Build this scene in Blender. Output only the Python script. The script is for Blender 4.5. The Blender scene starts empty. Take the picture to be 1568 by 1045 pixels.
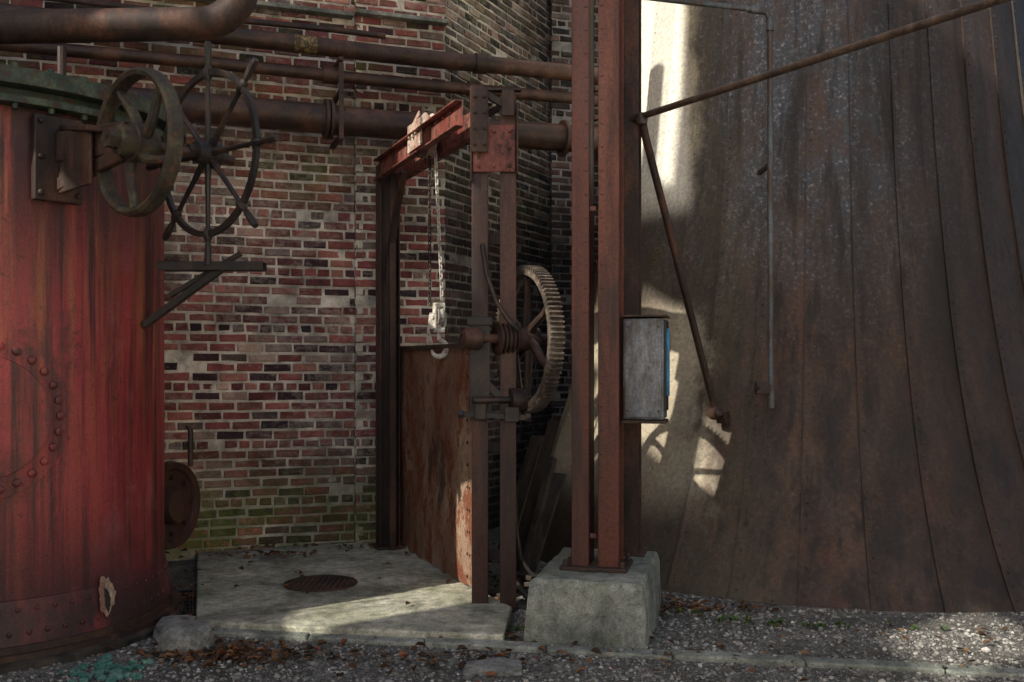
import bpy, math, random
import numpy as np
from mathutils import Vector, Matrix, noise as mnoise
random.seed(7); rng=np.random.default_rng(7)
sc=bpy.context.scene
V=Vector
# ------------------------------------------------------------------ materials
class NT:
    def __init__(s,name):
        s.m=bpy.data.materials.new(name); s.m.use_nodes=True
        s.t=s.m.node_tree; s.b=s.t.nodes['Principled BSDF']
        tc=s.t.nodes.new('ShaderNodeTexCoord'); s.co=tc.outputs['Object']
    def n(s,k): return s.t.nodes.new(k)
    def l(s,a,b): s.t.links.new(a,b)
    def mapv(s,scale,loc=(0,0,0)):
        m=s.n('ShaderNodeMapping'); m.inputs['Scale'].default_value=scale; m.inputs['Location'].default_value=loc
        s.l(s.co,m.inputs['Vector']); return m.outputs[0]
    def noise(s,scale,detail=6,rough=.6,vec=None,dist=0):
        n=s.n('ShaderNodeTexNoise'); n.inputs['Scale'].default_value=scale; n.inputs['Detail'].default_value=detail
        n.inputs['Roughness'].default_value=rough; n.inputs['Distortion'].default_value=dist
        s.l(vec if vec is not None else s.co,n.inputs['Vector']); return n.outputs['Fac']
    def ramp(s,fac,stops,interp='LINEAR'):
        r=s.n('ShaderNodeValToRGB'); cr=r.color_ramp; cr.interpolation=interp
        while len(cr.elements)<len(stops): cr.elements.new(.5)
        for e,(p,c) in zip(cr.elements,stops):
            e.position=p; e.color=(c,c,c,1) if not hasattr(c,'__len__') else (*c,1)
        s.l(fac,r.inputs[0]); return r.outputs[0]
    def mix(s,fac,a,b,mode='MIX'):
        m=s.n('ShaderNodeMixRGB'); m.blend_type=mode
        for i,x in enumerate((fac,a,b)):
            if hasattr(x,'default_value') or hasattr(x,'is_linked'): s.l(x,m.inputs[i])
            else: m.inputs[i].default_value= x if i==0 else ((*x,1) if hasattr(x,'__len__') else (x,x,x,1))
        return m.outputs[0]
    def math(s,op,a,b=0):
        m=s.n('ShaderNodeMath'); m.operation=op
        for i,x in enumerate((a,b)):
            if hasattr(x,'is_linked'): s.l(x,m.inputs[i])
            else: m.inputs[i].default_value=x
        return m.outputs[0]
    def z(s):
        x=s.n('ShaderNodeSeparateXYZ'); s.l(s.co,x.inputs[0]); return x.outputs
    def attr(s,name,ch='Fac'):
        a=s.n('ShaderNodeAttribute'); a.attribute_name=name; return a.outputs[ch]
    def maprange(s,v,a,b,c=0,d=1):
        m=s.n('ShaderNodeMapRange'); m.interpolation_type='SMOOTHSTEP'
        for i,x in enumerate((a,b,c,d)): m.inputs[i+1].default_value=x
        s.l(v,m.inputs[0]); return m.outputs[0]
    def bump(s,h,strength=.4,dist=.01):
        b=s.n('ShaderNodeBump'); b.inputs['Strength'].default_value=strength; b.inputs['Distance'].default_value=dist
        s.l(h,b.inputs['Height']); s.l(b.outputs[0],s.b.inputs['Normal'])
    def out(s,col,rough=.8,metal=0,spec=.5):
        s.l(col,s.b.inputs['Base Color'])
        if hasattr(rough,'is_linked'): s.l(rough,s.b.inputs['Roughness'])
        else: s.b.inputs['Roughness'].default_value=rough
        s.b.inputs['Metallic'].default_value=metal
        s.b.inputs['Specular IOR Level'].default_value=spec
        return s.m
def simple(name,c1,c2,c3,scale=4,streak=.35,rough=(.4,.8),bump=.35,spec=.5,metal=0,fine=60,chip=None,chipat=(.56,.62)):
    t=NT(name)
    a=t.noise(scale,8,.65,t.mapv((1,1,streak)))
    col=t.ramp(a,[(.3,c1),(.5,c2),(.68,c3)])
    b=t.noise(fine,4,.6)
    col=t.mix(.8,col,t.ramp(b,[(.3,.6),(.7,1.45)]),'MULTIPLY')
    c=t.noise(scale*2.7,8,.7,t.mapv((1,1,streak),(3,5,1)))
    if chip: col=t.mix(t.ramp(c,[(chipat[0],0),(chipat[1],.85)]),col,chip)
    else: col=t.mix(.7,col,t.ramp(c,[(.35,.6),(.65,1.4)]),'MULTIPLY')
    t.bump(t.math('ADD',b,t.math('MULTIPLY',c,1.5)),bump,.004)
    return t.out(col,t.ramp(c,[(.3,rough[0]),(.7,rough[1])]),metal,spec)
M={}
M['steel']=simple('rusty_dark_steel',(.018,.013,.012),(.046,.026,.020),(.12,.052,.031),5)
M['black']=simple('blackened_iron',(.012,.011,.011),(.026,.021,.020),(.075,.042,.030),6,rough=(.3,.6))
M['redcol']=simple('red_primer_steel',(.055,.020,.016),(.14,.040,.026),(.30,.10,.052),1.8,.10,rough=(.28,.65),chip=(.038,.024,.020),chipat=(.51,.63))
M['postred']=simple('dark_primer_steel',(.020,.012,.011),(.060,.024,.018),(.15,.058,.033),2.6,.14,rough=(.3,.7),chip=(.024,.018,.016),chipat=(.46,.60))
M['redpl']=simple('red_plate',(.10,.030,.024),(.21,.055,.042),(.30,.13,.095),6,.6,chip=(.045,.027,.022),chipat=(.52,.58))
M['rail']=simple('weathered_rail_pipe',(.036,.028,.025),(.080,.054,.041),(.16,.105,.075),8,.8,rough=(.3,.55))
M['greysteel']=simple('weathered_grey_pipe',(.05,.058,.07),(.10,.12,.14),(.19,.21,.225),4,.22,rough=(.3,.6),chip=(.085,.052,.035),chipat=(.47,.56))
M['boxgrey']=simple('box_grey_paint',(.045,.052,.065),(.10,.118,.145),(.26,.28,.30),3.2,.3,rough=(.35,.6),chip=(.07,.045,.032),chipat=(.46,.60))
M['blue']=simple('blue_edge_paint',(.02,.14,.28),(.04,.26,.48),(.08,.36,.55),8)
M['pipe']=simple('rusty_pipe',(.022,.015,.012),(.054,.028,.020),(.13,.062,.037),3.5,1,rough=(.3,.7))
M['wheelg']=simple('green_brown_cast_iron',(.018,.020,.014),(.048,.036,.025),(.10,.095,.05),9,1,chip=(.15,.062,.03))
M['greenpaint']=simple('green_flange_paint',(.016,.030,.023),(.038,.062,.043),(.10,.12,.07),6,1,chip=(.065,.034,.024),chipat=(.5,.58))
M['white']=simple('worn_white_metal',(.30,.27,.22),(.62,.58,.51),(.80,.76,.7),14,1,chip=(.18,.11,.07))
M['sheave']=simple('worn_sunlit_red',(.25,.11,.08),(.5,.36,.29),(.72,.66,.57),10,1,chip=(.14,.06,.045))  # base colour lightened to look sunlit; the chips are wear
M['gear']=simple('gear_iron',(.04,.034,.03),(.11,.088,.072),(.25,.205,.165),12,1,rough=(.28,.55))
M['wood']=simple('old_timber',(.016,.014,.012),(.042,.035,.027),(.10,.075,.056),7,.3)
M['rock']=simple('grey_rock',(.10,.105,.10),(.19,.19,.18),(.32,.32,.29),9,1,rough=(.7,.95),bump=.8)
M['slag']=simple('green_slag',(.02,.09,.075),(.07,.21,.17),(.20,.33,.28),12,1,rough=(.4,.8),bump=.8)
def concrete(name,c1,c2,c3,green=.4,dirt=.5):
    t=NT(name); a=t.noise(2.2,10,.65); col=t.ramp(a,[(.32,c1),(.5,c2),(.68,c3)])
    g=t.noise(3.5,8,.7,t.mapv((1,1,1),(9,2,4)))
    col=t.mix(t.math('MULTIPLY',t.ramp(g,[(.45,0),(.65,1)]),green),col,(.15,.17,.085))
    b=t.noise(110,3,.7); col=t.mix(.9,col,t.ramp(b,[(.3,.6),(.7,1.6)]),'MULTIPLY')
    v=t.n('ShaderNodeTexVoronoi'); v.inputs['Scale'].default_value=70; t.l(t.co,v.inputs['Vector'])
    s=t.ramp(v.outputs['Distance'],[(.0,.6),(.25,1)])
    col=t.mix(.6,col,s,'MULTIPLY')
    k=t.noise(14,6,.7); col=t.mix(.8,col,t.ramp(k,[(.36,.55),(.6,1.25)]),'MULTIPLY')
    k2=t.noise(1.3,6,.6,t.mapv((1,1,1),(2,2,2)),1.5); col=t.mix(.8,col,t.ramp(k2,[(.38,dirt),(.52,1.1)]),'MULTIPLY')
    t.bump(t.math('ADD',t.math('ADD',b,k),s),.6,.006); return t.out(col,.82,0,.4)
M['slab']=concrete('mossy_concrete',(.27,.27,.215),(.42,.41,.33),(.58,.56,.47),.6,.5)
M['ped']=concrete('pedestal_concrete',(.12,.135,.12),(.22,.235,.21),(.37,.375,.34),.3)
M['bounce']=concrete('bounce_concrete',(.34,.31,.26),(.42,.385,.33),(.50,.46,.40),.05,.9)  # pale so the added sheet behind the camera bounces sunlight
def brickmat(name,stops,haze,mortar,dark=1,green=1,shade_below=None):
    t=NT(name); r=t.attr('rnd','Vector'); x=t.n('ShaderNodeSeparateXYZ'); t.l(r,x.inputs[0])
    col=t.ramp(x.outputs[0],stops)
    big=t.noise(.9,5,.6); med=t.noise(7,8,.7); fine=t.noise(90,4,.7)
    col=t.mix(.9,col,t.ramp(x.outputs[1],[(0,.55),(1,1.5)]),'MULTIPLY')
    col=t.mix(.9,col,t.ramp(med,[(.3,.45),(.7,1.65)]),'MULTIPLY')
    col=t.mix(.7,col,t.ramp(fine,[(.3,.5),(.7,1.5)]),'MULTIPLY')
    sm=t.noise(14,9,.8,t.mapv((1,1,1.6),(4,4,4)))
    hz=t.math('ADD',sm,t.math('MULTIPLY',big,.6))
    hz=t.math('ADD',hz,t.math('MULTIPLY',x.outputs[2],.10))
    zz=t.z()[2]
    hz=t.math('ADD',hz,t.math('MULTIPLY',t.maprange(zz,1.5,1.1,0,.05),t.maprange(zz,.3,.7)))
    col=t.mix(t.ramp(hz,[(.85,0),(.99,haze)]),col,mortar)
    grn=t.noise(2.3,7,.7,t.mapv((1,1,1),(7,3,1)))
    gfine=t.ramp(t.noise(26,6,.75),[(.40,.15),(.56,1)])
    gm=t.math('MULTIPLY',t.maprange(zz,1.1,.12),t.ramp(grn,[(.32,0),(.55,1)]))
    gm2=t.math('MULTIPLY',t.maprange(zz,2.4,3.2),t.ramp(grn,[(.46,0),(.60,.6)]))
    gm=t.math('MULTIPLY',t.math('MULTIPLY',t.math('ADD',gm,gm2),green),gfine)
    col=t.mix(gm,col,(.14,.18,.04))
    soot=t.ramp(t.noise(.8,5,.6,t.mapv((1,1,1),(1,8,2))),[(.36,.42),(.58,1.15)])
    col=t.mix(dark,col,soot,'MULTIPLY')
    if shade_below: col=t.mix(t.maprange(zz,shade_below+.5,shade_below-.6),col,t.mix(1,col,(.36,.36,.39),'MULTIPLY'))  # shade painted into the brick colour, darkening the wall below the pipes
    t.bump(t.math('ADD',fine,t.math('MULTIPLY',med,2)),.8,.008)
    return t.out(col,.82,0,.3)
RB=[(0,(.035,.026,.032)),(.14,(.095,.042,.050)),(.30,(.25,.072,.070)),(.5,(.37,.120,.100)),(.68,(.27,.085,.078)),(.82,(.41,.185,.145)),(.91,(.10,.068,.072)),(1,(.47,.33,.26))]
M['brick']=brickmat('red_brick',RB,.6,(.52,.44,.37),.8,1.15)
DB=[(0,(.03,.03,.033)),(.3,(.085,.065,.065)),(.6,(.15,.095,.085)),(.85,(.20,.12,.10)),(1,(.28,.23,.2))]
M['brickd']=brickmat('sooty_shaded_brick',DB,.35,(.42,.41,.37),.8,.6,3.3)  # dark sooty brick with shade painted into its lower part
def mortar(name,c,shade_below=None):
    t=NT(name); col=t.mix(.9,c,t.ramp(t.noise(5,8,.7),[(.32,.30),(.58,1.25)]),'MULTIPLY')
    col=t.mix(.85,col,t.ramp(t.noise(.8,5,.6,t.mapv((1,1,1),(1,8,2))),[(.36,.45),(.58,1.15)]),'MULTIPLY')
    zz=t.z()[2]
    g=t.math('MULTIPLY',t.maprange(zz,.95,.12),t.ramp(t.noise(2.3,7,.7,t.mapv((1,1,1),(7,3,1))),[(.32,0),(.55,.8)]))
    col=t.mix(g,col,(.20,.23,.09))
    if shade_below: col=t.mix(t.maprange(zz,shade_below+.5,shade_below-.6),col,t.mix(1,col,(.5,.5,.52),'MULTIPLY'))  # matching shade painted into the mortar below the pipes
    f=t.noise(120,3,.7); t.bump(f,.8,.006); return t.out(col,.95,0,.2)
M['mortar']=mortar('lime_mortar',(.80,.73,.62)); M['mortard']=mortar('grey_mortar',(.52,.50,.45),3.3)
# red boiler paint
t=NT('faded_red_paint')
s1=t.noise(1.0,8,.65,t.mapv((5,5,.30))); s2=t.noise(2.0,9,.72,t.mapv((5,5,.22),(3,1,2))); s3=t.noise(1.6,9,.74,t.mapv((1,1,.7),(5,5,5))); s4=t.noise(1.4,8,.7,t.mapv((6,6,.2),(8,1,6)))
col=t.ramp(s1,[(.28,(.12,.020,.025)),(.43,(.30,.034,.042)),(.58,(.42,.058,.060)),(.72,(.27,.055,.045))])
X=t.z(); zz=X[2]
om=t.math('MULTIPLY',t.ramp(s2,[(.50,0),(.60,.9)]),t.maprange(zz,.8,2.2,.2,1))
col=t.mix(om,col,(.38,.14,.055))
col=t.mix(t.ramp(s4,[(.50,0),(.62,.92)]),col,(.045,.018,.019))
col=t.mix(t.ramp(s3,[(.57,0),(.68,.5)]),col,(.44,.15,.14))
col=t.mix(t.ramp(s3,[(.36,.75),(.45,0)]),col,(.080,.022,.024))
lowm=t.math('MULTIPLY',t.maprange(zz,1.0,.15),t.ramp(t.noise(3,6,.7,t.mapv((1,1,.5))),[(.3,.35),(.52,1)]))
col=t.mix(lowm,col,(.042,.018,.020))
topm=t.math('MULTIPLY',t.maprange(zz,1.7,2.75),t.ramp(t.noise(2,6,.7,t.mapv((4,4,.3))),[(.38,0),(.52,.92)]))
col=t.mix(topm,col,(.038,.018,.018))
sp=t.noise(24,6,.75); col=t.mix(t.ramp(sp,[(.60,0),(.65,.85)]),col,(.07,.03,.025))
f=t.noise(80,4,.7); col=t.mix(.6,col,t.ramp(f,[(.3,.65),(.7,1.35)]),'MULTIPLY')
t.bump(t.math('ADD',f,t.math('MULTIPLY',s3,3)),.4,.007)
M['boiler']=t.out(col,t.ramp(s3,[(.3,.28),(.7,.6)]),0,.5)
# big tank
t=NT('weathered_riveted_plate')
pl=t.attr('rnd'); X=t.z()
s1=t.noise(1.1,8,.65,t.mapv((3.6,3.6,.26))); s2=t.noise(1.8,9,.72,t.mapv((1.2,1.2,.8),(2,5,1))); sp=t.noise(34,7,.8); sp2=t.noise(6,9,.78,t.mapv((1,1,.4),(4,1,1))); dk=t.noise(1.6,8,.7,t.mapv((5,5,.18),(1,6,3)))
col=t.ramp(s1,[(.28,(.019,.013,.011)),(.45,(.044,.026,.019)),(.6,(.080,.046,.030)),(.75,(.12,.080,.055))])
col=t.mix(t.ramp(s2,[(.5,0),(.66,.7)]),col,(.095,.040,.021))
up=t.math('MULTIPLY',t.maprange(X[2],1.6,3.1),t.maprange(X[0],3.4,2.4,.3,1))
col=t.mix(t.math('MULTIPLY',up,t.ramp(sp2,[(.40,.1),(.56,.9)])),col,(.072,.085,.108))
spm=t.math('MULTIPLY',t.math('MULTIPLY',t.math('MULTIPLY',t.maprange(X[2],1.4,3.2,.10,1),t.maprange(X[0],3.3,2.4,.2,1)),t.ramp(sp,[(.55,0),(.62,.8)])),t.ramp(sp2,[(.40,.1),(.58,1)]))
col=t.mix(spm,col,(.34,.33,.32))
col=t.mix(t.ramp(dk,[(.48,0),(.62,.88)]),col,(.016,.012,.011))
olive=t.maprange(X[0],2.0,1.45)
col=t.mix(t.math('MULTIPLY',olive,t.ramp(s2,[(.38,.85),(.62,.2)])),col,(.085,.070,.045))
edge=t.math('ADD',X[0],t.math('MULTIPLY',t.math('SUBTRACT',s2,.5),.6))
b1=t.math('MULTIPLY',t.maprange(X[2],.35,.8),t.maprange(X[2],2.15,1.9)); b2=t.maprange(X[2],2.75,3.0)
sunpale=t.math('MULTIPLY',t.maprange(edge,1.52,1.34),t.math('ADD',b1,b2))
col=t.mix(t.math('MULTIPLY',sunpale,t.ramp(s2,[(.35,.9),(.65,.5)])),col,(.48,.42,.31))  # pale tone painted where sun patches fall on the left side
sunlit=t.math('MULTIPLY',t.maprange(X[0],1.46,1.36),t.maprange(X[2],2.7,3.0))
col=t.mix(t.math('MULTIPLY',sunlit,.92),col,(.80,.77,.68))  # near-white painted into the colour for the blown-out sun strip
col=t.mix(t.math('MULTIPLY',t.maprange(X[0],2.5,3.5),.6),col,(.022,.016,.014))  # weaker light on the right side put into the colour as darkening
col=t.mix(.85,col,t.ramp(pl,[(0,.65),(1,1.35)]),'MULTIPLY')
col=t.mix(.8,col,t.ramp(sp,[(.3,.5),(.7,1.5)]),'MULTIPLY')
t.bump(t.math('ADD',sp,t.math('MULTIPLY',sp2,1.8)),.6,.008)
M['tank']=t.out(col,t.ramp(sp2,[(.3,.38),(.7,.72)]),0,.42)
# gate panel
t=NT('rusted_gate_sheet')
a=t.noise(1.8,8,.7,t.mapv((1,1,.6))); b=t.noise(4,9,.8,t.mapv((1,1,.6))); f=t.noise(60,5,.75); c=t.noise(2.2,9,.75,t.mapv((1,1,.5),(4,4,4)))
col=t.ramp(a,[(.3,(.15,.075,.050)),(.5,(.26,.15,.10)),(.66,(.42,.30,.21))])
col=t.mix(t.ramp(b,[(.51,0),(.55,.9)]),col,(.19,.055,.025)); col=t.mix(t.ramp(b,[(.37,.85),(.42,0)]),col,(.045,.030,.026))
col=t.mix(t.ramp(c,[(.57,0),(.62,.85)]),col,(.065,.036,.027))
col=t.mix(.7,col,t.ramp(f,[(.3,.5),(.7,1.5)]),'MULTIPLY'); t.bump(t.math('ADD',f,t.math('MULTIPLY',b,3)),.9,.008)
M['panel']=t.out(col,t.ramp(b,[(.35,.4),(.65,.75)]),0,.4)
# ground
t=NT('dirt_and_grit')
a=t.noise(1.6,8,.7); f=t.noise(60,6,.8); g=t.noise(9,6,.7)
col=t.ramp(a,[(.32,(.09,.083,.072)),(.5,(.17,.162,.145)),(.68,(.25,.24,.22))])
v=t.n('ShaderNodeTexVoronoi'); v.inputs['Scale'].default_value=85; t.l(t.co,v.inputs['Vector'])
col=t.mix(.8,col,t.ramp(v.outputs['Color'],[(.1,.45),(.9,1.7)]),'MULTIPLY'); col=t.mix(.8,col,t.ramp(g,[(.35,.55),(.65,1.25)]),'MULTIPLY')
t.bump(t.math('ADD',f,v.outputs['Distance']),1,.01); M['ground']=t.out(col,.95,0,.2)
def attrmat(name,stops,rough=.85,mul=60):
    t=NT(name); col=t.ramp(t.attr('rnd'),stops); f=t.noise(mul,4,.7)
    col=t.mix(.8,col,t.ramp(f,[(.3,.6),(.7,1.3)]),'MULTIPLY')
    g=t.noise(2.2,6,.7); col=t.mix(.7,col,t.ramp(g,[(.38,.5),(.58,1.1)]),'MULTIPLY')
    t.bump(f,.5,.003); return t.out(col,rough,0,.25)
M['gravel']=attrmat('gravel_stone',[(0,(.08,.08,.076)),(.4,(.20,.196,.185)),(.75,(.33,.32,.30)),(.93,(.47,.455,.42)),(1,(.64,.62,.58))])
M['leaf']=attrmat('dry_leaf',[(0,(.05,.027,.015)),(.5,(.14,.075,.038)),(.85,(.26,.14,.065)),(1,(.30,.07,.035))],.7)
M['weed']=attrmat('weed_leaf',[(0,(.04,.09,.018)),(1,(.11,.19,.04))],.6)
M['helper']=simple('helper_sheet',(.15,.13,.11),(.23,.20,.165),(.31,.265,.22),2)  # sheet for the added sun-blocking wall and the bounce building's top
M['pale']=simple('bounce_siding',(.60,.53,.43),(.68,.61,.50),(.74,.67,.56),2)  # light siding for the added building that bounces sunlight
M['glass']=simple('dark_window_glass',(.03,.04,.05),(.05,.06,.07),(.08,.09,.1),2,rough=(.1,.2),bump=.02)
# ------------------------------------------------------------------ mesh builder
def frame(A):
    A=V(A).normalized(); up=V((0,0,1)) if abs(A.z)<.95 else V((1,0,0))
    U=A.cross(up).normalized(); W=U.cross(A).normalized(); return A,U,W
class MB:
    def __init__(s): s.v=[]; s.f=[]; s.c=[]
    def add(s,vs,fs,c=None):
        o=len(s.v); s.v+= [tuple(x) for x in vs]; s.f+=[tuple(i+o for i in f) for f in fs]
        s.c+=[c if c is not None else .5]*len(vs)
    def box(s,c,size,ex=(1,0,0),ey=(0,1,0),ez=(0,0,1),col=None):
        c=V(c); ex=V(ex).normalized()*size[0]/2; ey=V(ey).normalized()*size[1]/2; ez=V(ez).normalized()*size[2]/2
        vs=[c+i*ex+j*ey+k*ez for k in(-1,1) for j in(-1,1) for i in(-1,1)]
        s.add(vs,[(0,2,3,1),(4,5,7,6),(0,1,5,4),(2,6,7,3),(0,4,6,2),(1,3,7,5)],col)
    def bar(s,p1,p2,w,h,up=None):
        p1=V(p1);p2=V(p2); A=(p2-p1); L=A.length; A.normalize()
        u=V(up) if up else (V((0,0,1)) if abs(A.z)<.95 else V((1,0,0)))
        U=A.cross(u).normalized(); W=U.cross(A).normalized()
        s.box((p1+p2)/2,(L,w,h),A,U,W)
    def tube(s,pts,r,seg=12,closed=False,cap=True):
        pts=[V(p) for p in pts]; n=len(pts); rs=r if hasattr(r,'__len__') else [r]*n
        T=[]
        for i in range(n):
            a=pts[(i-1)%n] if (closed or i>0) else pts[i]; b=pts[(i+1)%n] if (closed or i<n-1) else pts[i]
            T.append((b-a).normalized())
        _,U,W=frame(T[0]); vs=[]
        for i in range(n):
            U=(U-T[i]*U.dot(T[i])).normalized(); W=T[i].cross(U)
            vs+=[pts[i]+(U*math.cos(2*math.pi*k/seg)+W*math.sin(2*math.pi*k/seg))*rs[i] for k in range(seg)]
        fs=[]
        for i in range(n if closed else n-1):
            j=(i+1)%n
            for k in range(seg):
                l=(k+1)%seg; fs.append((i*seg+k,i*seg+l,j*seg+l,j*seg+k))
        if cap and not closed: fs.append(tuple(range(seg))[::-1]); fs.append(tuple((n-1)*seg+k for k in range(seg)))
        s.add(vs,fs)
    def cyl(s,p1,p2,r,seg=16): s.tube([p1,p2],r,seg)
    def lathe(s,c,A,prof,seg=48,closed=True,a0=0,a1=2*math.pi,col=None):
        c=V(c); A,U,W=frame(A); full=abs(a1-a0-2*math.pi)<1e-6; n=seg if full else seg+1; m=len(prof); vs=[]
        for i in range(n):
            a=a0+(a1-a0)*i/seg; d=U*math.cos(a)+W*math.sin(a)
            vs+=[c+d*r+A*h for r,h in prof]
        fs=[]
        for i in range(seg):
            j=(i+1)%n
            for k in range(m if closed else m-1):
                l=(k+1)%m; fs.append((i*m+k,j*m+k,j*m+l,i*m+l))
        s.add(vs,fs,col)
    def dome(s,p,n,r,h=None,seg=7,col=None):
        p=V(p); A,U,W=frame(n); h=h or r*.7; vs=[]
        for rr,hh in((1,-.1),(.85,.55)):
            vs+=[p+(U*math.cos(2*math.pi*k/seg)+W*math.sin(2*math.pi*k/seg))*r*rr+A*h*hh for k in range(seg)]
        vs.append(p+A*h)
        fs=[(k,(k+1)%seg,seg+(k+1)%seg,seg+k) for k in range(seg)]+[(seg+k,seg+(k+1)%seg,2*seg) for k in range(seg)]
        s.add(vs,fs,col)
    def bolt(s,p,n,r,h):
        p=V(p); n=V(n).normalized(); s.cyl(p-n*.002,p+n*h,r,6)
    def prism(s,poly,z0,z1):
        n=len(poly); vs=[(x,y,z0) for x,y in poly]+[(x,y,z1) for x,y in poly]
        s.add(vs,[tuple(range(n))[::-1],tuple(range(n,2*n))]+[(i,(i+1)%n,n+(i+1)%n,n+i) for i in range(n)])
    def obj(s,name,mat,parent=None,bevel=0,smooth=True,ang=35):
        me=bpy.data.meshes.new(name); me.from_pydata(s.v,[],s.f); me.update()
        at=me.attributes.new('rnd','FLOAT','POINT'); at.data.foreach_set('value',s.c)
        if smooth:
            me.polygons.foreach_set('use_smooth',[True]*len(me.polygons)); me.set_sharp_from_angle(angle=math.radians(ang))
        o=bpy.data.objects.new(name,me); sc.collection.objects.link(o); me.materials.append(mat)
        if parent: o.parent=parent
        if bevel:
            b=o.modifiers.new('b','BEVEL'); b.width=bevel; b.segments=2; b.limit_method='ANGLE'; b.angle_limit=math.radians(40)
        return o
def empty(name):
    o=bpy.data.objects.new(name,None); sc.collection.objects.link(o); o.empty_display_size=.1; return o
def rock(mb,c,size,seed,sub=2,col=.5):
    import bmesh
    bm=bmesh.new(); bmesh.ops.create_icosphere(bm,subdivisions=sub,radius=1)
    vs=[]
    for v in bm.verts:
        p=v.co.copy(); d=1+.35*mnoise.noise(p*1.3+V((seed,0,0)))+.12*mnoise.noise(p*4+V((0,seed,0)))
        p=p*d; p=V((max(-.8,min(.8,p.x)),max(-.85,min(.85,p.y)),max(-.75,min(.75,p.z))))
        vs.append((c[0]+p.x*size[0],c[1]+p.y*size[1],c[2]+p.z*size[2]))
    fs=[tuple(v.index for v in f.verts) for f in bm.faces]; bm.free(); mb.add(vs,fs,col)
# ------------------------------------------------------------------ brick walls
bb=empty('brick_building')
def brick_wall(name,o,d,L,z0,z1,mat,mmat,seed=0,H=.080,depth=.06):
    r=random.Random(seed); d=V((d[0],d[1],0)).normalized(); n=V((d.y,-d.x,0)); o=V((o[0],o[1],0))
    vs=[];fs=[];at=[]
    nc=int((z1-z0)/H)
    for i in range(nc):
        hd=(i%6==5); w=.112 if hd else .222
        s=-(w/2 if i%2 else 0)-r.uniform(0,.02); zc=z0+(i+.5)*H
        wob=r.uniform(-.002,.002)
        while s<L:
            ww=w*(1+r.uniform(-.06,.06)); g=r.uniform(.006,.0125); hh=H/2-r.uniform(.008,.0125)
            a=max(s+g,0); b=min(s+ww-g,L); s+=ww
            if b-a<.03: continue
            f=r.gauss(0,.003)+(-.022 if r.random()<.018 else 0); ch=r.uniform(.003,.009); tl=r.uniform(-.003,.003)
            zz=zc+wob+r.uniform(-.0025,.0025)+.006*math.sin((s+seed)*1.7+i*.05); k=len(vs)
            for (aa,bbx,hz,off) in ((a+ch,b-ch,hh-ch,f+.002),(a,b,hh,f-ch),(a,b,hh,-depth)):
                for (x,z_) in ((aa,-hz),(bbx,-hz),(bbx,hz),(aa,hz)):
                    jx=r.uniform(-.004,.004); jz=r.uniform(-.0035,.0035)
                    p=o+d*(x+jx)+n*(off+(tl if x==aa else -tl)); vs.append((p.x,p.y,zz+z_+jz))
            fs.append((k,k+1,k+2,k+3))
            for q in(0,4):
                for e in range(4):
                    e2=(e+1)%4; fs.append((k+q+4+e,k+q+4+e2,k+q+e2,k+q+e))
            c=(r.random(),r.random(),r.random()); at+=list(c)*12
    me=bpy.data.meshes.new(name); me.from_pydata(vs,[],fs); me.update()
    A=me.attributes.new('rnd','FLOAT_VECTOR','POINT'); A.data.foreach_set('vector',at)
    ob=bpy.data.objects.new(name,me); sc.collection.objects.link(ob); me.materials.append(mat); ob.parent=bb
    mb=MB(); nx=max(2,int(L/.04)); nz=int((z1-z0)/.04); g=[]
    for j in range(nz+1):
        for i in range(nx+1):
            x=L*i/nx; z_=z0+(z1-z0)*j/nz; q=-.0078+.0085*mnoise.noise(V((x*9,z_*9,seed)))
            p=o+d*x+n*q; g.append((p.x,p.y,z_))
    mb.add(g,[(j*(nx+1)+i,j*(nx+1)+i+1,(j+1)*(nx+1)+i+1,(j+1)*(nx+1)+i) for j in range(nz) for i in range(nx)])
    mb.obj(name+'_mortar',mmat,bb)
    return ob
dA=V((.941,.339,0)).normalized(); nA=V((dA.y,-dA.x,0))
def PA(s,off=0,z=0): p=V((0,8.99,0))+dA*s+nA*off; p.z=z; return p
ZT=7.2
oA=PA(-6.3); brick_wall('wall_main',(oA.x,oA.y),dA,6.3-1.428,0,ZT,M['brick'],M['mortar'],1)
oA2=PA(-1.428,.05); brick_wall('wall_pilaster',(oA2.x,oA2.y),dA,.79,0,ZT,M['brick'],M['mortar'],2)
e=PA(-1.428,0.0); brick_wall('pilaster_return',(e.x,e.y),V((nA.x,nA.y,0)),.05,0,ZT,M['mortar'],M['mortar'],3)
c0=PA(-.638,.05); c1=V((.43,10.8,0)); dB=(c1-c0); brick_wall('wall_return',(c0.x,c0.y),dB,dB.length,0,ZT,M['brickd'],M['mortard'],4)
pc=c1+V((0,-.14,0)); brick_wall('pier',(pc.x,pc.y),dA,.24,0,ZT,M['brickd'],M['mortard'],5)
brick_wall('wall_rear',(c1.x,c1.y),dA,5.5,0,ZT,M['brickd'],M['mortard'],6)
mb=MB()
pa=[PA(-6.3,-.05),PA(-.68,-.05)]; 
mb.prism([(pa[0].x,pa[0].y),(pa[1].x,pa[1].y),(c1.x-.06,c1.y+.05),(5.6,c1.y+1.95),(5.6,13.5),(pa[0].x,13.5)],0,ZT)
mb.obj('wall_core',M['mortard'],bb,smooth=False)
mb=MB(); mb.bar(PA(-6.3,.04,4.54),PA(-1.45,.04,4.54),.12,.035); mb.bar(PA(-1.44,.08,4.56),PA(-.63,.08,4.56),.12,.035)
mb.obj('stone_ledge',M['ped'],bb,bevel=.006)
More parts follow.
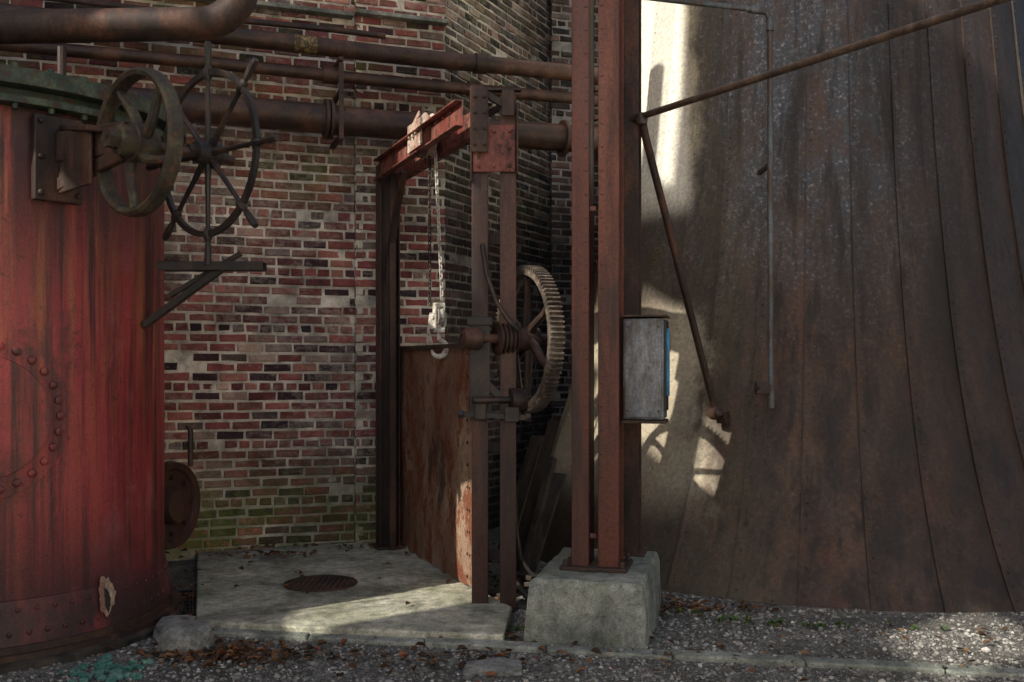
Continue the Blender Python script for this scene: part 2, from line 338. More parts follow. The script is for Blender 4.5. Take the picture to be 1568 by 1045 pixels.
# ------------------------------------------------------------------ ground
mb=MB(); mb.add([(-150,-150,0),(150,-150,0),(150,150,0),(-150,150,0)],[(0,1,2,3)]); mb.obj('ground',M['ground'],smooth=False)
mb=MB(); mb.add([(-40,-60,.004),(60,-60,.004),(60,2.2,.004),(-5.9,2.2,.004),(-40,2.2,.004)],[(0,1,2,3,4)]); mb.obj('bounce_pavement',M['bounce'],smooth=False)  # unseen pale sheet added behind the camera to bounce sunlight
mb=MB()
mb.prism([(-1.88,5.93),(-1.2,5.80),(-.05,5.62),(.0,6.28),(-.27,6.85),(-.88,8.75),(-2.58,8.16),(-2.50,7.9)],-.05,.06)
mb.obj('concrete_slab',M['slab'],bevel=.012)
mb=MB()
for i in range(9):
    x0=-1.85+i*.68; x1=x0+.672; f=lambda x:5.56-.18*x
    mb.prism([(x0,f(x0)-.06),(x1,f(x1)-.06),(x1,f(x1)+.055),(x0,f(x0)+.055)],-.05,.030+random.uniform(-.008,.006))
mb.obj('concrete_kerb',M['ped'],bevel=.012)
mc=empty('drain_cover'); mb=MB(); cc=V((-1.33,6.92,.062))
mb.lathe(cc,(0,0,1),[(.255,0),(.255,.008),(.225,.008),(.225,.002)],40)
mb.lathe(cc,(0,0,1),[(.001,.002),(.222,.002)],40,closed=False)
for i in range(-5,6):
    for j in range(-5,6):
        x=i*.038;y=j*.038
        if x*x+y*y<.2**2: mb.box(cc+V((x,y,.005)),(.024,.024,.008))
mb.obj('cover_ring',M['steel'],mc,bevel=.002)
gr=empty('drain_grate'); mb=MB(); q0=V((-2.06,6.22,.03)); ga=V((-.31,.95,0)).normalized(); gb=V((.95,.31,0)).normalized()
for i in range(9): mb.box(q0+gb*(-.09+i*.022)+ga*.3,(.008,.7,.02),gb,ga)
for i in range(8): mb.box(q0+ga*(-.04+i*.1)+V((0,0,-.008)),(.2,.01,.012),gb,ga)
mb.obj('grate_bars',M['black'],gr)
# ------------------------------------------------------------------ conical riveted tank
tk=empty('riveted_iron_tank'); TC=V((2.87,9.27,0))
def TR(z):
    return 1.75+.75*math.exp(-z/1.3)+.4*max(0,1-z/5) if z<5 else 1.766
def tp(a,z,off=0):
    r=TR(z)+off; return V((TC.x+r*math.sin(a),TC.y-r*math.cos(a),z))
def tn(a,z): 
    s=(TR(z-.02)-TR(z+.02))/.04; return V((math.sin(a),-math.cos(a),s)).normalized()
mb=MB(); NP=40; zs=[0,.1,.2,.35,.5,.7,.9,1.15,1.4,1.7,2,2.4,2.8,3.3,3.8,4.4,5,6,8.5]
for k in range(NP):
    a0=math.radians(-20+9*k); a1=a0+math.radians(9.35); c=random.random(); vs=[];n=5
    for z in zs:
        for i in range(n):
            a=a0+(a1-a0)*i/(n-1); dd=.016*(1-i/(n-1))+.007*mnoise.noise(V((k*3+i,z*1.4,0)))
            vs.append(tp(a,z,dd))
    m=len(zs); fs=[(j*n+i,j*n+i+1,(j+1)*n+i+1,(j+1)*n+i) for j in range(m-1) for i in range(n-1)]
    b=len(vs); vs+=[tp(a0,z,-.004) for z in zs]; fs+=[(b+j,j*n,(j+1)*n,b+j+1) for j in range(m-1)]
    mb.add(vs,fs,c)
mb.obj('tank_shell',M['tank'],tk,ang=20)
mb=MB()
for k in range(NP):
    a=math.radians(-20+9*k)+.016
    if not(-1.9<((a+math.pi)%(2*math.pi)-math.pi)<1.4): continue
    z=.06
    while z<5.2: 
        mb.dome(tp(a,z,.011),tn(a,z),.013,.011,7,random.random()); z+=.082
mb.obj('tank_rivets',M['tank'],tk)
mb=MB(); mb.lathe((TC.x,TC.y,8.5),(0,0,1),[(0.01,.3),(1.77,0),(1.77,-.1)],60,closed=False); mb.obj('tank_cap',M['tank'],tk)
# ------------------------------------------------------------------ red boiler
bo=empty('red_boiler'); BC=V((-3.26,6.11,0)); BR=1.07
def bp(a,z,r=BR): return V((BC.x+r*math.sin(a),BC.y-r*math.cos(a),z))
mb=MB(); vs=[];zl=[.06,.2,.34,.345,.6,1,1.5,2,2.5,2.98]; NS=96
for z in zl:
    for i in range(NS):
        a=2*math.pi*i/NS; r=BR+(.03*max(0,(.34-z)/.24) if z<=.34 else -.008)+.008*mnoise.noise(V((math.sin(a)*2.5,math.cos(a)*2.5,z)))
        vs.append(bp(a,z,r))
mb.add(vs,[(j*NS+i,j*NS+(i+1)%NS,(j+1)*NS+(i+1)%NS,(j+1)*NS+i) for j in range(len(zl)-1) for i in range(NS)])
mb.obj('shell',M['boiler'],bo,ang=50)
mb=MB(); ring=lambda r0,r1,z0,z1:mb.lathe((BC.x,BC.y,0),(0,0,1),[(r0,z0),(r1,z0),(r1,z1),(r0,z1)],96)
ring(.9,1.16,.045,.075); ring(1.0,1.12,.075,.11)
mb.obj('base_flange',M['steel'],bo)
mb=MB(); mb.lathe((BC.x,BC.y,0),(0,0,1),[(0.01,.045),(1.17,.045),(1.2,.03),(1.2,-.05)],72,closed=False); mb.obj('base_plinth',M['wood'],bo)
mb=MB()
for i in range(72):
    a=2*math.pi*i/72; mb.dome(bp(a,.17,BR+.019),(math.sin(a),-math.cos(a),0),.018,.014); mb.dome(bp(a+.04,.29,BR+.006),(math.sin(a+.04),-math.cos(a+.04),0),.016,.013)
ac=math.radians(28.1); 
mb.obj('base_rivets',M['boiler'],bo)
mb=MB()
for i in range(28):
    th=2*math.pi*i/28
    ds=.385*math.cos(th); dz=.385*math.sin(th); a=ac+ds/BR; p=bp(a,1.31+dz,BR+.008); mb.dome(p,(math.sin(a),-math.cos(a),0),.026,.026,10)
mb.obj('manhole_rivets',M['boiler'],bo)
mb=MB(); vs=[];fs=[];m=48
for rr,off in((.44,-.014),(.435,.010),(.33,.012),(.325,.026),(.05,.036)):
    for i in range(m):
        th=2*math.pi*i/m; a=ac+rr*math.cos(th)/BR; vs.append(bp(a,1.31+rr*math.sin(th),BR+off))
mb.add(vs,[(j*m+i,j*m+(i+1)%m,(j+1)*m+(i+1)%m,(j+1)*m+i) for j in range(4) for i in range(m)]+[tuple(4*m+i for i in range(m))])
mb.obj('manhole_cover',M['boiler'],bo)
def patch(mat,w,h,zc,off,nm,aa):
    mb=MB(); m=36; vs=[]
    for i in range(m):
        th=2*math.pi*i/m; rr=1+.12*math.sin(3*th+1)+.07*math.sin(7*th)+.05*math.sin(11*th+2)
        x=w*math.cos(th)*rr*(.8 if math.sin(th)>0 else 1.0); z_=h*math.sin(th)*rr
        a=aa+x/BR; vs.append(bp(a,zc+z_,BR+off-.012*(z_/h)))
    mb.add(vs,[tuple(range(m))]); mb.obj(nm,mat,bo,smooth=False)
apk=math.atan2(-2.30-BC.x,-(5.62-BC.y))
patch(simple('bare_metal_patch',(.18,.06,.045),(.34,.22,.16),(.50,.42,.34),18),.060,.105,.29,.024,'worn_patch',apk)
patch(M['black'],.020,.065,.265,.031,'slot',apk)
mb=MB(); ring(.9,1.17,2.95,2.99); ring(.9,1.10,2.99,3.04); ring(.85,1.20,3.04,3.13)
for i in range(40):
    a=2*math.pi*i/40; p=bp(a,3.13,1.14); mb.bolt(p,(0,0,1),.018,.03); p=bp(a,2.95,1.14); mb.bolt(p,(0,0,-1),.018,.03)
mb.obj('top_flange',M['greenpaint'],bo,bevel=.004)
mb=MB(); mb.lathe((BC.x,BC.y,3.13),(0,0,1),[(.9,0),(.8,.05),(.4,.12),(.01,.14)],48,closed=False); mb.obj('dome_lid',M['steel'],bo)
bn=V((.74,-.68,0)).normalized(); bt=V((.68,.74,0)).normalized()
mb=MB(); pB=V((-2.46,5.37,2.69))
mb.box(pB+bn*.02,(.26,.05,.46),bt,bn); 
for x in(-.10,.10):
    for z in(-.19,0,.19): mb.bolt(pB+bt*x+bn*.045+V((0,0,z)),bn,.018,.024)
H1=V((-1.845,4.9,2.68)); AX=V((.64,.77,0)).normalized(); PX=V((.77,-.64,0)).normalized()
arm=H1-AX*.02-PX*.02
mb.bar(pB+bn*.05+V((0,0,.06)),arm+V((-.03,0.02,.03)),.05,.16); mb.bar(pB+bn*.05+V((0,0,-.14)),arm+V((-.05,.03,-.05)),.045,.07)
mb.bar(pB+bn*.05+bt*.06+V((0,0,.17)),arm+V((-.2,.1,.09)),.12,.03); mb.bar(pB+bn*.04+V((0,0,-.04)),arm+V((-.25,.13,-.03)),.02,.30)
mb.obj('valve_bracket',M['steel'],bo,bevel=.008)
mb=MB(); mb.cyl(H1-AX*.16,H1+AX*.55,.026,16); mb.obj('valve_stem',M['pipe'],bo)
mb=MB()
mb.lathe(H1,AX,[(.05,-.11),(.075,-.10),(.08,-.04),(.095,-.035),(.095,.05),(.07,.09),(.05,.09)],28); mb.bolt(H1-AX*.11,-AX,.05,.05)
mb.lathe(H1,AX,[(.325,-.035),(.345,-.042),(.362,-.03),(.366,0),(.362,.03),(.345,.042),(.325,.035),(.318,0)],64)
for i in range(5):
    a0=2*math.pi*i/5+.3; pts=[]
    for j in range(9):
        f=j/8; r=.08+.25*f; a=a0+.55*math.sin(f*math.pi/2); pts.append(H1+(PX*math.cos(a)+V((0,0,1))*math.sin(a))*r)
    mb.tube(pts,[.030-.010*j/8 for j in range(9)],8)
mb.obj('hand_wheel',M['wheelg'],bo)
H2=V((-1.59,5.205,2.69)); mb=MB()
mb.lathe(H2,AX,[(.03,-.08),(.055,-.075),(.06,.0),(.075,.01),(.075,.05),(.03,.06)],24); mb.bolt(H2-AX*.08,-AX,.035,.04)
mb.lathe(H2,AX,[(.405,-.012),(.436,-.012),(.436,.012),(.405,.012)],64)
for i in range(8):
    a=math.pi/4*i; d=PX*math.cos(a)+V((0,0,1))*math.sin(a)
    mb.tube([H2+d*.05,H2+d*.2,H2+d*.40],[.019,.014,.012],8)
    mb.tube([H2+d*.38,H2+d*.40,H2+d*.44,H2+d*.46],[.012,.024,.024,.014],8)
    mb.tube([H2+d*.46,H2+d*.50,H2+d*.56,H2+d*.585],[.013,.018,.020,.016],8)
mb.obj('spoked_valve_wheel',M['black'],bo)
mb=MB()
mb.box((-1.78,5.92,2.19),(.62,.10,.012)); mb.box((-1.78,5.965,2.165),(.62,.012,.045)); mb.box((-1.78,5.875,2.165),(.62,.012,.045))
mb.bar((-2.2,5.95,1.82),(-1.72,5.92,2.16),.05,.04); mb.bar((-2.05,5.97,2.0),(-1.62,5.95,2.25),.03,.03)
mb.obj('side_bracket',M['black'],bo,bevel=.003)
fl=V((-2.33,6.75,.63)); fa=V((.95,-.31,0)); mb=MB()
mb.lathe(fl,fa,[(.0,-.02),(.10,-.02),(.13,.0),(.24,.0),(.25,-.04),(.29,-.05),(.30,0),(.29,.05),(.25,.04),(.24,.02),(.13,.02),(.11,.09),(.0,.10)],48,closed=False)
mb.cyl(fl-fa*.45,fl,.09,20)
for i in range(8):
    a=i*math.pi/4; A_,U_,W_=frame(fa); mb.bolt(fl+(U_*math.cos(a)+W_*math.sin(a))*.19+fa*.02,fa,.018,.03)
mb.obj('side_flange',M['postred'],bo)
mb=MB(); mb.tube([(-2.17,6.72,.9),(-2.17,6.72,1.14),(-2.19,6.73,1.17)],.018,10); mb.obj('drain_rod',M['steel'],bo)
# ------------------------------------------------------------------ overhead pipes
pr=empty('pipe_run')
def wp(s0,s1,off,z,r):
    mb=MB(); n=12; mb.tube([PA(s0+(s1-s0)*i/n,off,z+.006*math.sin(i*1.3)) for i in range(n+1)],r,20)
    return mb
mb=wp(-6.3,1.25,.30,4.17,.072)
for s in(-3.2,-.45): mb.cyl(PA(s,.30,4.17),PA(s+.10,.30,4.17),.086,20)
mb.obj('steam_pipe',M['pipe'],pr)
mb=wp(-6.3,1.25,.26,3.955,.05); mb.cyl(PA(-1.74,.26,3.955),PA(-1.62,.26,3.955),.07,16); mb.cyl(PA(-.5,.26,3.955),PA(-.4,.26,3.955),.066,16); mb.obj('water_pipe',M['pipe'],pr)
mb=wp(-6.3,1.25,.32,3.58,.118)
for s in(-1.74,-1.70,.35): mb.cyl(PA(s,.32,3.58),PA(s+.025,.32,3.58),.16,24)
mb.obj('gas_main',M['pipe'],pr)
mb=wp(-6.3,-1.2,.16,4.36,.025); mb.obj('conduit',M['steel'],pr)
mb=MB(); mb.cyl(PA(-1.98,.30,4.172),PA(-1.80,.30,4.172),.0735,20); mb.obj('pipe_highlight',simple('yellow_highlight',(.08,.06,.03),(.26,.19,.06),(.50,.40,.17),10,1,chip=(.055,.03,.02),chipat=(.44,.52)),pr)  # yellow highlight on the pipe, painted on as a coloured band
mb=MB()
for s in(-1.62,-4.4,.7):
    mb.bar(PA(s,.43,3.40),PA(s,.43,4.02),.04,.012,(nA.x,nA.y,0)); 
    for z in(3.42,3.79,4.05): mb.bar(PA(s,-.02,z),PA(s,.44,z),.04,.03)
mb.obj('pipe_hangers',M['steel'],pr,bevel=.002)
mb=MB(); pts=[(-5.9,5.9,3.58),(-4.4,5.95,3.60),(-3.1,6.03,3.63),(-1.95,6.18,3.70)]
c=V((-1.95,6.18,3.98))
for i in range(1,9):
    a=math.pi/2*i/8; pts.append((c.x+.28*math.sin(a),c.y+.03*math.sin(a),c.z-.28*math.cos(a)))
pts+=[(-1.67,6.21,4.6),(-1.67,6.21,6.5)]
mb.tube(pts,.10,20); mb.cyl((-3.35,6.0,3.62),(-3.28,6.0,3.62),.13,20); mb.cyl((-3.26,6.11,3.2),(-3.26,6.05,3.6),.09,16)
mb.tube([(-2.6,5.75,3.13),(-2.6,5.75,3.42)],.025,10)
mb.obj('exhaust_pipe',M['steel'],pr)
# ------------------------------------------------------------------ hoist gate
hg=empty('hoist_gate'); g=V((.38,-.925,0)).normalized(); mN=V((-.925,-.38,0)).normalized(); Zv=V((0,0,1))
R0=V((-1.03,8.28,0))
def chan(mb,c,z0,z1,eu,ev,wu,dv,t=.012,side=1):
    c=V(c); zc=(z0+z1)/2; h=z1-z0
    mb.box(V((c.x,c.y,zc)),(wu,t,h),eu,ev)
    for q in(-1,1):
        p=V((c.x,c.y,zc))+V(eu)*q*(wu/2-t/2)+V(ev)*side*(dv/2+t/2); mb.box(p,(t,dv,h),eu,ev)
ex=V((1,0,0)); ey=V((0,1,0))
mb=MB(); chan(mb,R0,0,3.24,mN,g,.17,.06); chan(mb,R0-g*.03,0,3.24,mN,g,.17,.05,side=-1)
mb.box(R0+g*.0+V((0,0,.075)),(.24,.24,.02),mN,g); 
mb.obj('rear_post',M['steel'],hg,bevel=.003)
mb=MB()
chan(mb,(-.205,6.36,0),.0,3.34,ex,ey,.105,.10); chan(mb,(-.025,6.36,0),.0,3.30,ex,ey,.105,.10)
for z in(.35,1.05,2.4): mb.box((-.115,6.475,z),(.28,.010,.07))
mb.obj('front_posts',M['postred'],hg,bevel=.003)
mb=MB()
for sd in(-1,1):
    o=R0+mN*.075*sd; L=2.07; c=o+g*(L/2); zc=3.185
    mb.box(c+V((0,0,zc)),(L,.010,.17),g,mN)
    for q in(-1,1): mb.box(c+mN*sd*.03+V((0,0,zc+q*.080)),(L,.05,.010),g,mN)
for f in(.25,.9,1.55): mb.box(R0+g*f+V((0,0,3.19)),(.02,.138,.12),g,mN)
for f in[.1+.16*i for i in range(12)]:
    for z in(3.13,3.24): mb.bolt(R0+g*f+mN*.08+V((0,0,z)),mN,.011,.012)
mb.obj('top_beam',M['redpl'],hg,bevel=.003)
mb=MB(); mb.box((-.115,6.335,2.96),(.27,.016,.30))
for x in(-.215,-.115,-.015):
    for z in(2.85,2.96,3.07): 
        if not(x==-.115 and z==2.96): mb.bolt((x,6.327,z),(0,-1,0),.014,.016)
mb.obj('head_plate',M['redpl'],hg,bevel=.003)
mb=MB(); 
mb.box((-.205,6.30,3.14),(.105,.014,.42)) ; mb.box((-.26,6.41,3.05),(.012,.2,.6)); mb.box((.035,6.41,3.02),(.012,.2,.45))
mb.bar((-.17,6.33,3.31),(.02,6.33,3.19),.03,.04); mb.bar((-.17,6.47,3.20),(.02,6.47,3.32),.03,.04); mb.box((-.11,6.41,3.35),(.34,.06,.014)); mb.box((-.025,6.30,3.24),(.08,.014,.16))
for z in(2.98,3.08,3.18,3.28): mb.bolt((-.235,6.293,z),(0,-1,0),.012,.014); mb.bolt((-.175,6.293,z),(0,-1,0),.012,.014)
mb.obj('head_frame',M['steel'],hg,bevel=.003)
mb=MB(); pts=[]
for i in range(9):
    f=i/8; p=R0+g*(.04+.42*f**1.8)-V((0,0,0)); p.z=2.25+.84*f; pts.append(p)
for i in range(8): mb.bar(pts[i],pts[i+1]+(pts[i+1]-pts[i])*.1,.05,.05)
mb.obj('knee_brace',M['steel'],hg)
mb=MB(); q=R0+g*.13; mb.box(V((q.x,q.y,1.6)),(.05,.03,3.1),mN,g); mb.obj('guide_rail',M['steel'],hg,bevel=.002)
mb=MB(); p0=V((-.96,8.42,0)); p1=V((-.235,6.60,0)); dp=(p1-p0); Lp=dp.length; dp.normalize(); np_=V((dp.y,-dp.x,0)); 
if np_.x>0: np_=-np_
nx,nz=40,36; grid=[]
for side in(0,1):
    for j in range(nz+1):
        for i in range(nx+1):
            x=Lp*i/nx; z=.075+1.65*j/nz; w=.030*mnoise.noise(V((x*1.5,z*1.5,2)))+.008*mnoise.noise(V((x*8,z*8,2)))
            if j==nz: z+=.014*mnoise.noise(V((x*4,0,3)))
            if j==0: z+=.04*mnoise.noise(V((x*7,0,9)))
            p=p0+dp*x+np_*(w-(.02 if side else 0)); grid.append((p.x,p.y,z))
n1=(nx+1)*(nz+1); F=[]
for j in range(nz):
    for i in range(nx):
        a=j*(nx+1)+i; F.append((a,a+1,a+nx+2,a+nx+1)); F.append((n1+a,n1+a+nx+1,n1+a+nx+2,n1+a+1))
for i in range(nx): a=nz*(nx+1)+i; F.append((a,a+1,n1+a+1,n1+a)); a=i; F.append((a,n1+a,n1+a+1,a+1))
for j in range(nz): a=j*(nx+1); F.append((a,a+nx+1,n1+a+nx+1,n1+a)); a=j*(nx+1)+nx; F.append((a,n1+a,n1+a+nx+1,a+nx+1))
mb.add(grid,F); mb.obj('gate_sheet',M['panel'],hg)
mb=MB()
for f in(.06,.94):
    for i in range(11): 
        p=p0+dp*(Lp*f)+np_*.022; mb.dome((p.x,p.y,.16+i*.15),np_,.012,.010)
mb.bar(p0+np_*.024+V((0,0,1.715)),p1+np_*.024+V((0,0,1.715)),.014,.03); mb.obj('sheet_trim',M['steel'],hg)
S=R0+g*1.08; S.z=3.25; mb=MB()
mb.lathe(S,mN,[(.02,-.03),(.05,-.03),(.05,-.012),(.12,-.012),(.16,-.028),(.17,-.028),(.148,-.006),(.148,.006),(.17,.028),(.16,.028),(.12,.012),(.05,.012),(.05,.03),(.02,.03)],40)
mb.cyl(S-mN*.11,S+mN*.12,.02,12)
for sd in(-.095,.095):
    mb.box(S+mN*sd+V((0,0,.0)),(.34,.012,.20),g,mN); mb.bolt(S+mN*(sd+.006)+g*.08,mN,.014,.02); mb.bolt(S+mN*(sd+.006)-g*.08,mN,.014,.02)
mb.bar(S+mN*.09+g*-.12+V((0,0,.06)),S+mN*.09+g*.10+V((0,0,.14)),.012,.04)
mb.obj('head_sheave',M['sheave'],hg,bevel=.002)
def chain(a,b,nm,mat,r=.0045,L=.042):
    mb=MB(); a=V(a);b=V(b); D=(b-a); n=int(D.length/(L*.74)); D.normalize(); s1=D.cross(V((.6,.8,0))).normalized(); s2=D.cross(s1)
    for i in range(n):
        c=a+D*(i*L*.74); s=s1 if i%2 else s2; pts=[]
        for k in range(12):
            t=2*math.pi*k/12; x=math.cos(t)*.011; y=math.sin(t)*.011+(.010 if math.sin(t)>0 else -.010)
            pts.append(c+s*x+D*y)
        mb.tube(pts,r,5,closed=True)
    mb.obj(nm,mat,hg)
chain((-.60,7.26,3.12),(-.60,7.26,1.98),'chain_slack',M['steel'])
chain((-.555,7.22,3.12),(-.505,7.22,2.02),'chain_load',M['white'],.0048)
HB=V((-.53,7.22,1.93)); mb=MB()
mb.lathe(HB,mN,[(.01,-.015),(.06,-.02),(.065,-.02),(.055,0),(.065,.02),(.06,.02),(.01,.015)],24)
for sd in(-.032,.032): 
    mb.box(HB+mN*sd,(.07,.010,.19),g,mN); mb.bolt(HB+mN*sd*1.2,mN*(1 if sd>0 else -1),.02,.012)
mb.box(HB+V((0,0,.085)),(.06,.075,.03),g,mN); mb.box(HB+V((0,0,-.095)),(.05,.075,.035),g,mN)
mb.cyl(HB+V((0,0,-.09)),HB+V((0,0,-.17)),.014,10)
pts=[];c=HB+V((0,0,-.23)); 
for k in range(14):
    t=math.radians(90-20*k); pts.append(c+V((math.cos(t)*.055,0,math.sin(t)*.06)))
mb.tube(pts,[.014,.016,.018,.02,.022,.024,.024,.024,.022,.02,.018,.015,.011,.006],10)
mb.box(HB+V((-.05,0,-.03)),(.035,.02,.12)); mb.box(HB+V((.045,0,-.02)),(.02,.03,.1)); mb.tube([HB+V((-.06,0,.02)),HB+V((-.075,0,-.1)),HB+V((-.05,0,-.2))],.010,8)
mb.obj('hook_block',M['white'],hg,bevel=.002)
G=V((.10,6.45,1.75)); mb=MB()
mb.lathe(G,mN,[(.415,-.045),(.452,-.045),(.452,.045),(.415,.045),(.405,.012),(.405,-.012)],96)
A_,U_,W_=frame(mN); NTt=92
for i in range(NTt):
    a=2*math.pi*i/NTt; d=U_*math.cos(a)+W_*math.sin(a); tt=W_*math.cos(a)-U_*math.sin(a)
    c=G+d*.464; w=.0155; w2=.010; h=.013; vs=[]
    for ax in(-.045,.045):
        vs+=[c-d*h-tt*w/2+mN*ax,c-d*h+tt*w/2+mN*ax,c+d*h+tt*w2/2+mN*ax,c+d*h-tt*w2/2+mN*ax]
    mb.add(vs,[(0,1,2,3),(7,6,5,4),(3,2,6,7),(0,3,7,4),(1,5,6,2)])
mb.obj('gear_rim',M['gear'],hg,ang=25)
mb=MB()
for i in range(6):
    a=2*math.pi*i/6+.25; pts=[G+(U_*math.cos(a)+W_*math.sin(a))*.06]
    for j in range(1,7):
        f=j/6; aa=a+.28*math.sin(f*2.2); pts.append(G+(U_*math.cos(aa)+W_*math.sin(aa))*(.06+.355*f))
    mb.tube(pts,[.030,.028,.026,.024,.023,.024,.03],8)
mb.lathe(G,mN,[(.03,-.07),(.075,-.07),(.085,-.03),(.085,.03),(.075,.09),(.03,.09)],28)
mb.cyl(G-mN*.14,G+mN*.44,.032,16)
dr=[]; 
for k in range(9): dr+=[(.085 if k%2 else .105,.09+k*.014),(.085 if k%2 else .105,.09+k*.014+.012)]
mb.lathe(G,mN,[(.03,.088)]+dr+[(.03,.212)],28)
mb.lathe(G,mN,[(.03,.33),(.07,.33),(.075,.36),(.06,.44),(.03,.45)],24)
mb.obj('gear_hub_and_shaft',M['steel'],hg)
mb=MB()
mb.box((-.205,6.335,1.56),(.13,.02,.66)); mb.bar((-.31,6.31,1.27),(.09,6.31,1.25),.03,.035); mb.box((-.2,6.30,1.29),(.07,.05,.10)); mb.box((.0,6.30,1.27),(.09,.05,.09))
mb.bolt((-.31,6.31,1.27),(-1,0,0),.03,.03); mb.bolt((.09,6.31,1.25),(1,0,0),.03,.03)
mb.box((-.205,6.34,1.86),(.16,.06,.05)); mb.bar((-.2,6.34,1.5),(.06,6.40,1.24),.03,.05)
mb.tube([(-.19,6.30,2.35),(-.16,6.28,2.15),(-.10,6.27,1.98),(-.02,6.27,1.86),(.04,6.28,1.80)],.016,8)
mb.tube([(-.02,6.5,2.05),(.02,6.5,1.6),(.06,6.5,1.25)],.03,8)
Pn=V((.03,6.36,1.36)); mb.lathe(Pn,mN,[(.02,-.05),(.075,-.05),(.075,.05),(.02,.05)],14); mb.cyl(Pn-mN*.12,Pn+mN*.3,.022,12)
mb.obj('winch_brackets',M['black'],hg,bevel=.003)
# ------------------------------------------------------------------ column on pedestal
e1=V((.973,-.23,0)).normalized(); e2=V((-e1.y,e1.x,0)); PC=V((.53,6.09,0))
pd=MB(); 
def ploc(a,b,z): p=PC+e1*a+e2*b; return (p.x,p.y,z)
lv=[(.345,.53,-.05),(.34,.525,.05),(.332,.515,.17),(.325,.505,.30),(.315,.495,.35),(.30,.48,.365)]
n=14; vs=[]
def sq(w,d,z):
    o=[]
    for (x0,y0,x1,y1) in((-w,-d,w,-d),(w,-d,w,d),(w,d,-w,d),(-w,d,-w,-d)):
        for i in range(n): 
            f=i/n; x=x0+(x1-x0)*f; y=y0+(y1-y0)*f; q=.018*mnoise.noise(V((x*9,y*9,z*9))); o.append(ploc(x+q,y+q,z+.014*mnoise.noise(V((x*12,y*12,7)))))
    return o
for w,d,z in lv: vs+=sq(w,d,z)
m=4*n; pd.add(vs,[(j*m+i,j*m+(i+1)%m,(j+1)*m+(i+1)%m,(j+1)*m+i) for j in range(len(lv)-1) for i in range(m)]+[tuple((len(lv)-1)*m+i for i in range(m))])
pd.obj('concrete_pedestal',M['ped'],ang=30)
sco=empty('steel_column'); CF=PC-e2*.07; Zc=7.0
mb=MB()
def lb(c,a,b,wa,wb,z0,z1): 
    p=c+e1*a+e2*b; mb.box((p.x,p.y,(z0+z1)/2),(wa,wb,z1-z0),e1,e2)
lb(CF,-.085,-.10,.105,.014,.37,Zc); lb(CF,-.085,.10,.105,.014,.37,Zc); lb(CF,-.039,0,.012,.186,.37,Zc)
lb(CF,.085,-.104,.125,.014,.37,Zc); lb(CF,.085,.104,.125,.014,.37,Zc); lb(CF,.030,0,.012,.194,.37,Zc)
lb(CF,.142,-.085,.010,.024,.37,Zc); lb(CF,-.134,-.078,.010,.03,.37,Zc)
for z in(.55,2.5,4.4): lb(CF,-.01,-.095,.04,.008,z,z+.03)
mb.obj('front_channels',M['redcol'],sco,bevel=.004)
mb=MB()
for i in range(46):
    z=.5+i*.14
    for a in(-.05,.045): p=CF+e1*a+e2*(-.108 if a<0 else -.112); mb.dome((p.x,p.y,z),-e2,.009,.006)
mb.obj('column_rivets',M['redcol'],sco)
mb=MB(); CR=PC+e2*.40+e1*.13
lb(CR,0,-.09,.16,.012,.37,Zc); lb(CR,0,.09,.16,.012,.37,Zc); lb(CR,0,0,.012,.166,.37,Zc)
mb.obj('rear_channel',M['steel'],sco,bevel=.003)
mb=MB()
for z in(.9,2.1,3.3,4.5): 
    lb((CF+CR)/2,.02,0,.014,.30,z,z+.12)
mb.box(CF+V((0,0,.377)),(.40,.34,.022),e1,e2); mb.box(CR+V((0,0,.377)),(.24,.24,.022),e1,e2)
for a in(-.17,.17):
    for b in(-.14,.14): mb.bolt(CF+e1*a+e2*b+V((0,0,.387)),(0,0,1),.016,.04)
mb.obj('battens_and_base_plates',M['steel'],sco,bevel=.003)
eb=empty('electrical_box'); EC=PC-e2*.07+e1*.285+e2*.07; mb=MB()
mb.box((EC.x,EC.y,1.56),(.24,.26,.60),e1,e2); mb.obj('enclosure',M['boxgrey'],eb,bevel=.008)
mb=MB(); p=EC-e2*.137; mb.box((p.x,p.y,1.56),(.215,.012,.575),e1,e2)
mb.obj('cover_panel',M['boxgrey'],eb,bevel=.004)
mb=MB(); p=EC+e1*.127-e2*.02; mb.box((p.x,p.y,1.58),(.012,.20,.54),e1,e2); mb.obj('side_door',M['black'],eb,bevel=.003)
mb=MB(); p=EC+e1*.142-e2*.085; mb.box((p.x,p.y,1.60),(.018,.03,.40),e1,e2); mb.obj('blue_strip',M['blue'],eb,bevel=.002)
mb=MB()
for a in(-.09,.09):
    for z in(1.31,1.81): p=EC+e1*a-e2*.143; mb.bolt((p.x,p.y,z),-e2,.007,.005)
p=EC; mb.box((p.x,p.y,1.245),(.26,.22,.02),e1,e2); mb.box((p.x,p.y,1.875),(.27,.29,.012),e1,e2)
mb.obj('box_fixings',M['steel'],eb,bevel=.002)
